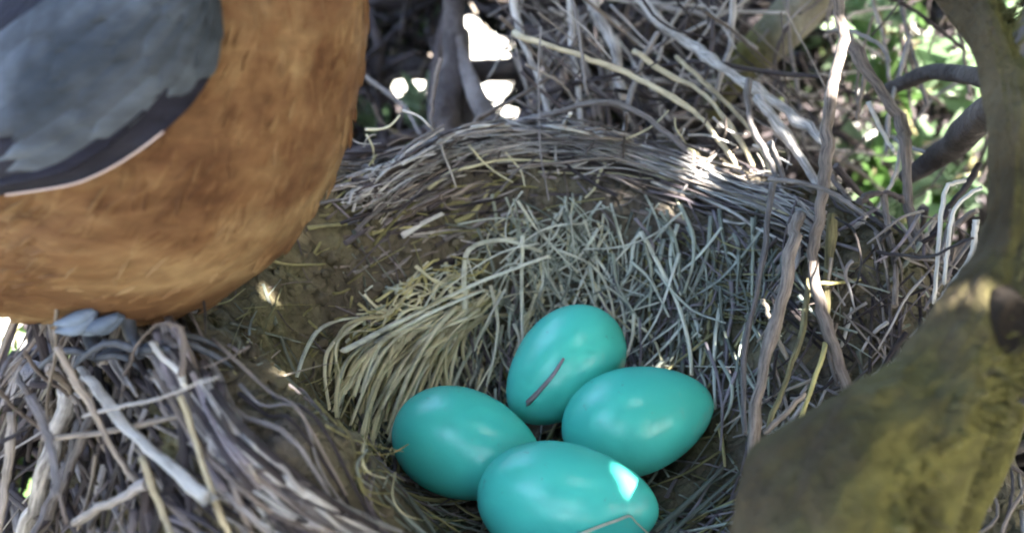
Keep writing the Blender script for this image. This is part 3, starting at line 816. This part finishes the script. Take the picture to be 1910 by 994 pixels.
twig([(1170, -30), (1232, 44), (1300, 92), (1339, 121), (1411, 169), (1491, 225), (1540, 270)], 27, 22.5, 23, 'twig_grey', 'long thick grey twig slanting from the top edge to the sunlit stem', group=G1)
twig([(960, 62), (982, 72), (1063, 97), (1151, 129), (1224, 165), (1300, 213), (1350, 275), (1400, 350)], 25.5, 23, 13, 'twig_tan', 'longest tan stalk arching over the back rim', 'dry_stalk', 'stalk')
twig([(1180, 95), (1250, 141), (1310, 173), (1355, 225), (1391, 282), (1410, 330)], 25, 23, 11, 'twig_tan', 'tan stalk curving just above the longest arched one', 'dry_stalk', 'stalk')
twig([(1260, 105), (1294, 137), (1363, 201), (1411, 262), (1440, 330)], 25.5, 23.2, 9, 'twig_tan', 'thin tan stalk beside the thick slanting grey twig', 'dry_stalk', 'stalk')
twig([(1226, 62), (1191, 129), (1171, 201), (1165, 260)], 26, 24.5, 11, 'twig_grey', 'grey twig leaning left across the arched tan stalk', group=G1)
twig([(880, 235), (902, 217), (1006, 157), (1055, 105), (1085, 50)], 24.5, 27, 9, 'twig_brown', 'thin brown twig rising to the right from the rim peak', group=G1)
twig([(1190, -10), (1250, 16), (1310, 28), (1359, 52), (1411, 93)], 29, 28, 13, 'twig_grey', 'grey twig along the top edge ending at the olive branch', group=G1)
twig([(1368, -30), (1363, 80), (1351, 117), (1330, 190)], 26.5, 25.5, 12, 'twig_grey', 'upright grey twig before the olive brown branch', group=G1)
twig([(980, 185), (1100, 150), (1250, 121), (1330, 117), (1443, 137), (1540, 143)], 27, 24, 10, 'twig_dark', 'dark horizontal twig running to the sunlit stem', group=G1)
twig([(1395, 148), (1399, 225), (1427, 282), (1447, 330), (1470, 400)], 23.6, 21.5, 13, 'twig_grey', 'forked grey twig dropping from the thick slanting twig', group=G1)
twig([(1412, 180), (1467, 258), (1516, 330), (1545, 385)], 23.3, 21.5, 20, 'twig_grey', 'stout grey twig running down to the foot of the sunlit stem', group=G1)
twig([(940, 238), (1020, 215), (1110, 192), (1180, 205), (1260, 262), (1330, 330)], 24.6, 23.4, 13, 'twig_grey', 'grey twig bowed along the top of the back rim', group=G1)
twig([(1552, -30), (1572, 52), (1568, 100), (1552, 161), (1544, 241), (1540, 322), (1528, 400), (1515, 480), (1528, 564), (1554, 641), (1587, 742)], 21.2, 18.2, 26, 'twig_brown', 'tall crooked stem with a sunlit patch near its top', 'stem', 'stem', taper=(.95, .75))
twig([(1587, 742), (1625, 720), (1664, 687), (1700, 650)], 18.2, 17.0, 20, 'twig_brown', 'short twig bending up right from the foot of the crooked stem', group=G1)
twig([(1580, 70), (1592, 93), (1636, 161), (1677, 225), (1689, 282), (1697, 400), (1723, 470), (1742, 580)], 23, 20, 24, 'twig_brown', 'second tall stem slanting between the crooked stem and mossy limb', 'stem', 'stem')
twig([(1620, 190), (1652, 258), (1669, 282)], 22.5, 22.2, 9, 'twig_pale', 'short pale stalk before the bright leaves', 'dry_stalk', 'stalk')
GP = 'white curled twigs by the mossy limb'
twig([(1800, 336), (1780, 342), (1765, 352), (1756, 400), (1749, 480), (1742, 564)], 19, 18.6, 10, 'twig_pale', 'white curled twig, the one bent over at its top', group=GP, knobs=.1)
twig([(1829, 350), (1793, 374), (1776, 405), (1768, 460), (1760, 528)], 18.8, 18.4, 9, 'twig_pale', 'white curled twig, middle of the three by the limb', group=GP, knobs=.1)
twig([(1820, 410), (1817, 440), (1810, 480), (1768, 538), (1744, 575)], 18.4, 18.2, 12, 'twig_pale', 'white curled twig with a knob at its end beside the limb', group=GP, knobs=.1)
GV = 'upright twigs at the right wall of the nest'
twig([(1445, 330), (1438, 370), (1418, 512), (1388, 661), (1389, 810)], 20.6, 18.4, 12, 'twig_grey', 'slim grey upright twig along the right wall of the cup', group=GV)
twig([(1490, 400), (1477, 460), (1451, 596), (1418, 713), (1402, 855)], 19.6, 17.3, 24, 'twig_brown', 'thickest upright brown twig before the right wall of the cup', group=GV)
twig([(1509, 520), (1496, 622), (1464, 713), (1430, 800)], 19.3, 17.7, 11, 'twig_olive', 'olive twig slanting behind the thickest upright brown one', group=GV)
twig([(1552, 400), (1545, 520), (1538, 600)], 19.6, 19, 18, 'twig_olive', 'olive lichen coloured twig against the crooked stem', group=GV)
twig([(1425, 806), (1464, 771), (1500, 735)], 17.6, 17.5, 12, 'twig_brown', 'short brown twig forking off near the mossy limb', group=GV)
twig([(1540, 640), (1535, 661), (1509, 739), (1490, 790)], 18.6, 17.4, 10, 'straw_yellow', 'yellow stalk beside the foot of the crooked stem', 'dry_stalk', 'stalk', knobs=0)
twig([(1530, 528), (1560, 528), (1606, 520)], 18.9, 19.2, 9, 'straw_yellow', 'short yellow stalk lying across right of the crooked stem', 'dry_stalk', 'stalk', knobs=0)
twig([(1590, 548), (1586, 590), (1570, 645)], 19.4, 19, 9, 'twig_pale', 'pale upright stalk under the short yellow one', 'dry_stalk', 'stalk')
twig([(1678, -10), (1693, 60), (1713, 137), (1730, 200)], 28, 27, 9, 'twig_grey', 'thin grey twig hanging among the upper right leaves', group=G1)
twig([(1622, -20), (1648, 72), (1660, 150)], 28, 27, 9, 'twig_grey', 'thin grey twig hanging left of the other among the leaves', group=G1)
GL = 'sticks hanging from the near rim'
twig([(150, 685), (167, 708), (241, 800), (309, 862), (388, 930)], 16.6, 15.4, 29, 'twig_pale', 'broad pale bluish strip of bark hanging from the near rim', 'bark_strip', 'bark strip', taper=(.5, 1), knobs=0, lie=1.15, flat=.25)
twig([(140, 715), (124, 751), (87, 862), (50, 990)], 17, 15.8, 44, 'twig_grey', 'thickest grey stick hanging at the lower left', 'stick', 'stick', GL, lie=.95)
twig([(175, 775), (117, 905), (64, 1010)], 16.4, 15.6, 23, 'twig_grey', 'grey stick just right of the thickest hanging one', 'stick', 'stick', GL, lie=.95)
twig([(276, 898), (210, 935), (140, 972)], 15.6, 15.5, 21, 'twig_grey', 'short blunt grey stick lying across the lower left corner', 'stick', 'stick', GL, lie=.95)
twig([(262, 850), (303, 955), (330, 1020)], 15.6, 14.9, 12, 'twig_tan', 'thin tan stick crossing below the pale bark strip', 'stick', 'stick', GL, lie=1.15, flat=.25)
twig([(336, 740), (346, 763), (396, 918), (432, 1010)], 16, 14.7, 11, 'twig_tan', 'thin tan stick across the near rim fibres', 'stick', 'stick', GL, lie=.95)
twig([(232, 700), (241, 680), (266, 627), (309, 602), (342, 624), (338, 701)], 16.8, 16.6, 15, 'twig_brown', 'looped grey bark fibre standing up under the robin', 'bark_strip', 'bark strip', knobs=.1, lie=1.15, flat=.25)
twig([(285, 640), (300, 665), (330, 690), (345, 720)], 16.5, 16.2, 12, 'twig_pale', 'pale splinter inside the looped bark fibre', 'stick', 'stick', GL, lie=.95)
twig([(112, 690), (130, 725), (150, 740)], 16.7, 16.5, 9, 'twig_pale', 'short white splinter left of the pale bark strip', 'stick', 'stick', GL, lie=1.15, flat=.25)

# ------------------------------------------------------------------ filler twigs, each one an object
def scatter(n, box, dep, angles, Lr, wr, mats, label, group, name='twig', cat='twig', avoid=(), bend=25, fl=.9):
    done = 0; tries = 0
    while done < n and tries < n*8:
        tries += 1
        x, y = R(box[0], box[2]), R(box[1], box[3]); L = R(*Lr); a = random.choice(angles); a = R(*a)
        p = ang(x, y, a, L, R(-bend, bend), 5, 4)
        if any(((q[0]-g[0])/g[2])**2+((q[1]-g[1])/g[3])**2 < 1 for q in spline(p, 14) for g in avoid): continue
        d = R(*dep); dd = R(-2, 2)
        twig(p, d, d+dd, R(*wr), random.choice(mats), label, name, cat, group, knobs=.14, flat=fl); done += 1
GAPS = [(882, 58, 20, 28), (906, 98, 26, 30), (746, 165, 18, 19), (784, 165, 16, 18), (925, 165, 26, 21), (946, 214, 20, 13), (5, 615, 40, 55), (60, 905, 30, 34), (938, 98, 14, 18), (720, 110, 16, 10)]
scatter(125, (960, -20, 1500, 300), (24.5, 33), [(25, 55), (25, 55), (60, 110), (-70, -30), (-15, 15)], (120, 420), (3, 9), ['twig_grey', 'twig_grey', 'twig_grey', 'twig_brown', 'twig_dark', 'twig_dark'], 'thin dead twig in the tangle behind the back rim', 'twigs in the tangle', avoid=GAPS)
scatter(48, (1440, 330, 1800, 660), (18.8, 24), [(60, 120), (60, 120), (20, 60), (120, 160), (-10, 20)], (80, 260), (5, 15), ['twig_grey', 'twig_grey', 'twig_brown', 'twig_dark', 'twig_dark'], 'thin dead twig in the tangle between nest and mossy limb', 'twigs beside the mossy limb')
scatter(62, (-20, 660, 400, 1020), (14.8, 18.5), [(35, 65), (35, 65), (95, 130), (70, 100), (-35, 0)], (90, 320), (7, 20), ['twig_grey', 'twig_grey', 'twig_brown', 'twig_brown', 'twig_dark', 'twig_dark'], 'thin grey stick in the loose mass under the near rim', 'sticks under the near rim', 'stick', 'stick', avoid=GAPS, bend=12, fl=.5)
scatter(30, (1500, -20, 1800, 320), (23, 34), [(60, 115), (20, 60), (115, 160)], (90, 260), (4, 10), ['twig_grey', 'twig_brown', 'twig_dark'], 'thin twig among the upper right leaves', 'twigs among the leaves')
scatter(22, (690, -20, 960, 320), (28, 45), [(70, 110), (30, 60), (110, 150)], (90, 260), (4, 10), ['twig_grey', 'twig_dark', 'twig_brown'], 'thin twig in the dark gap right of the robin', 'twigs right of the robin', avoid=GAPS[:6])
scatter(14, (1790, 700, 1930, 1000), (16, 24), [(40, 80), (100, 140)], (90, 240), (5, 12), ['twig_brown', 'twig_dark', 'twig_grey'], 'thin twig in the dark corner behind the mossy limb', 'twigs behind the mossy limb')

# ------------------------------------------------------------------ the thicket behind: dark twigs and leaves nobody could count
GREEN = [(1570, 60, 60, 60), (1600, 290, 70, 80), (1720, 215, 60, 70), (1640, 60, 60, 50), (1805, 300, 24, 50), (1720, 60, 40, 60), (1600, 400, 40, 30)]
def pix(p):
    w = np.asarray(p)-CAM; z = np.dot(w, FWD); return CX+F*w[0]/z, CY-F*np.dot(w, UP)/z
def in_gap(pts, k=1.0):
    for p in pts:
        x, y = pix(p)
        for g in GAPS:
            if ((x-g[0])/g[2])**2+((y-g[1])/g[3])**2 < k: return True
    return False
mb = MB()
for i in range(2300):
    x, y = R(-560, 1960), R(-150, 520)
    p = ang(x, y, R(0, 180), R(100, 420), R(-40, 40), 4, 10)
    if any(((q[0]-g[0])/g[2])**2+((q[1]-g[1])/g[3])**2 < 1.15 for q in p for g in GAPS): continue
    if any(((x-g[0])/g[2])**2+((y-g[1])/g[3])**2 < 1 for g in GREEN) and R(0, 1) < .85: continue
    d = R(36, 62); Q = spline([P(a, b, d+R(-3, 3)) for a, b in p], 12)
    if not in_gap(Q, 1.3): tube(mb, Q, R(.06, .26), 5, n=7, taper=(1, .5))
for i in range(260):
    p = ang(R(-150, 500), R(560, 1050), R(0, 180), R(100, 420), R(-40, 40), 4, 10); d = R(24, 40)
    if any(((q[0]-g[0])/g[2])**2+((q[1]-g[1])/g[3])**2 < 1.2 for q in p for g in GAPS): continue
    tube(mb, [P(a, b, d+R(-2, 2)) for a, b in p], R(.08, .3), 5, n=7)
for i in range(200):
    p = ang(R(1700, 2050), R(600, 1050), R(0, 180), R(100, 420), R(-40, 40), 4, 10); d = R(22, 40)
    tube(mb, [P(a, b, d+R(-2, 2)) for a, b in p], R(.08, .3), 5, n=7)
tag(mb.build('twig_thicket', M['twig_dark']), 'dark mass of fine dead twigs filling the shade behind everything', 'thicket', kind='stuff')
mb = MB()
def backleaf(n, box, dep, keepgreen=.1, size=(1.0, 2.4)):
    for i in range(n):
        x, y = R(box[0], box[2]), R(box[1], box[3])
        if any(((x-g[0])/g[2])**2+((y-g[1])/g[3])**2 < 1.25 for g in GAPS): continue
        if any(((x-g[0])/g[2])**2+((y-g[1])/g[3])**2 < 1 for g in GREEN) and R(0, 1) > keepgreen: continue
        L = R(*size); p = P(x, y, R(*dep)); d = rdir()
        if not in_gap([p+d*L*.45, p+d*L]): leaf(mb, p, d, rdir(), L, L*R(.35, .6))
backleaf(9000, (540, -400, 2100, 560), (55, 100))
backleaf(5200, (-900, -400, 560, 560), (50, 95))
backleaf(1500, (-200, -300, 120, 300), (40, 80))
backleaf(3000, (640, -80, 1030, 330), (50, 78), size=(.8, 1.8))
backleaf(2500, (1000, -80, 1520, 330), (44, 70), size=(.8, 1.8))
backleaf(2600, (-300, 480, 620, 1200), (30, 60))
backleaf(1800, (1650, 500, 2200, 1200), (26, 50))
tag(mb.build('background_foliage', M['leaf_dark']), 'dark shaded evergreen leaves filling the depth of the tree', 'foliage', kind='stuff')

# leafy sprigs in the light at the right and between the gaps
def sprig(px, py, d, L, a, n, m, label, group):
    root = P(px, py, d); e = empty('leafy_sprig', root); tag(e, label, 'sprig', group)
    mb = MB(); a = math.radians(a); tip = root+RT*math.cos(a)*L+UP*math.sin(a)*L+FWD*R(-2, 2)
    mid = (root+tip)/2+rdir()*L*.08
    tube(mb, [root, mid, tip], .09, 5, n=8, taper=(1, .3)); mb.build('stem', M['twig_olive'], e)
    mb = MB(); C = spline([root, mid, tip], 30)
    for i in range(n):
        k = random.randint(3, 29); dr = C[k]-C[k-1]; dr /= np.linalg.norm(dr)
        dd = dr*R(.2, 1)+rdir()*.8; l = R(.7, 1.5); leaf(mb, C[k], dd, rdir(), l, l*R(.3, .5))
    mb.build('leaves', M[m], e)
for i in range(40):
    g = GREEN[i % len(GREEN)]
    sprig(g[0]+R(-50, 50), g[1]+R(-40, 60), R(30, 50), R(2.5, 5), R(0, 360), 34, random.choice(['leaf_green', 'leaf_pale', 'leaf_pale']), 'light green sprig behind the stems at upper right', 'light green sprigs')
for i in range(9):
    sprig(R(695, 800), R(10, 80), R(46, 56), R(2, 4), R(20, 160), 26, 'leaf_green', 'green sprig in the dark gap right of the robin', 'green sprigs right of the robin')
for i in range(5):
    sprig(R(710, 800), R(250, 285), R(40, 48), R(1.5, 2.5), R(0, 360), 22, 'leaf_pale', 'yellow green sprig low beside the back rim', 'yellow green sprigs')
for i in range(6):
    sprig(R(-20, 60), R(570, 700), R(30, 40), R(3, 5), R(0, 360), 28, random.choice(['leaf_green', 'leaf_pale']), 'green sprig under the robin at the left edge', 'green sprigs under the robin')
for i in range(4):
    sprig(R(0, 70), R(900, 990), R(26, 34), R(2, 4), R(0, 360), 26, 'leaf_green', 'green sprig showing through sticks in the lower left corner', 'green sprigs in the corner')

# ------------------------------------------------------------------ unseen leaves added to keep sun off the nest but for flecks
FLECK = [(P(1140, 890, 17.6), .05), (P(1156, 914, 17.5), .07), (P(1172, 936, 17.5), .05), (P(1186, 955, 17.5), .05), (P(910, 785, 18.6), .0), (P(1567, 122, 20.6), .6), (P(1502, 530, 19.0), .25), (P(575, 415, 21.2), .06),
         (P(515, 525, 19.6), .06), (P(528, 548, 19.4), .05), (P(500, 740, 17.2), .08), (P(1050, 400, 23), .1), (P(1690, 310, 40), 2.0), (P(1590, 300, 40), 4.0), (P(1720, 210, 42), 4.0), (P(1580, 60, 40), 3.0), (P(740, 240, 44), .7), (P(20, 600, 34), 3)]
for i in range(26):
    g = GREEN[i % len(GREEN)]; FLECK.append((P(g[0]+R(-60, 60), g[1]+R(-60, 70), R(34, 48)), R(.3, .8)))
for i in range(8): FLECK.append((P(R(960, 1480), R(0, 190), R(29, 36)), R(.05, .12)))
ex = np.cross(SUN, [0, 0, 1]); ex /= np.linalg.norm(ex); ey = np.cross(ex, SUN)
mb = MB()
FA = np.array([f for f, r in FLECK]); FRD = np.array([r for f, r in FLECK]); FA2 = FA-np.outer(FA@SUN, SUN)
def lit(p, L, d):
    q = p[None]+d[None]*L*np.array([0, .25, .5, .75, 1])[:, None]; q = q-np.outer(q@SUN, SUN)
    w = np.linalg.norm(q[:, None]-FA2[None], axis=2)
    return bool((w < FRD[None]+L*.22).any())
def blocker_leaf(q, t, L):
    d = rdir(); d /= np.linalg.norm(d); p = q+SUN*t
    if not lit(p, L, d): leaf(mb, p, d, SUN*1.0+rdir()*.5, L, L*.62)
for i in range(20000):
    blocker_leaf(np.array([R(-30, 38), R(-18, 78), R(-6, 6)]), R(34, 52), R(2.0, 3.8))
for f, r in FLECK:                          # finer leaves close round each opening
    for i in range(420):
        a = R(0, 6.283); rr = r+R(0.1, 3.2); blocker_leaf(f+ex*rr*math.cos(a)+ey*rr*math.sin(a), R(30, 46), R(.5, 1.1))
tag(mb.build('sun_blocker_leaves', M['leaf_green']), 'unseen leaves added on the sun path to shade the nest', 'light blocker', kind='stuff')
mb = MB()  # leaf shell added out of view: blocks low light, leaves the top open
for i in range(8500):
    el, az = math.radians(R(-85, 36)), R(0, 6.283)
    d = np.array([math.cos(el)*math.cos(az), math.cos(el)*math.sin(az), math.sin(el)]); p = d*R(48, 90)
    w = p-CAM; z = np.dot(w, FWD)
    if z > 5:
        x, y = pix(p)
        if -700 < x < 2600 and -900 < y < 1500: continue
    L = R(5, 9); leaf(mb, p, rdir(), rdir(), L, L*.6)
tag(mb.build('low_light_blocker', M['leaf_dark']), 'unseen dark leaf shell added around the nest to block low light', 'boughs', kind='stuff')
for o in bpy.data.objects:
    if '_o' in o: del o['_o']
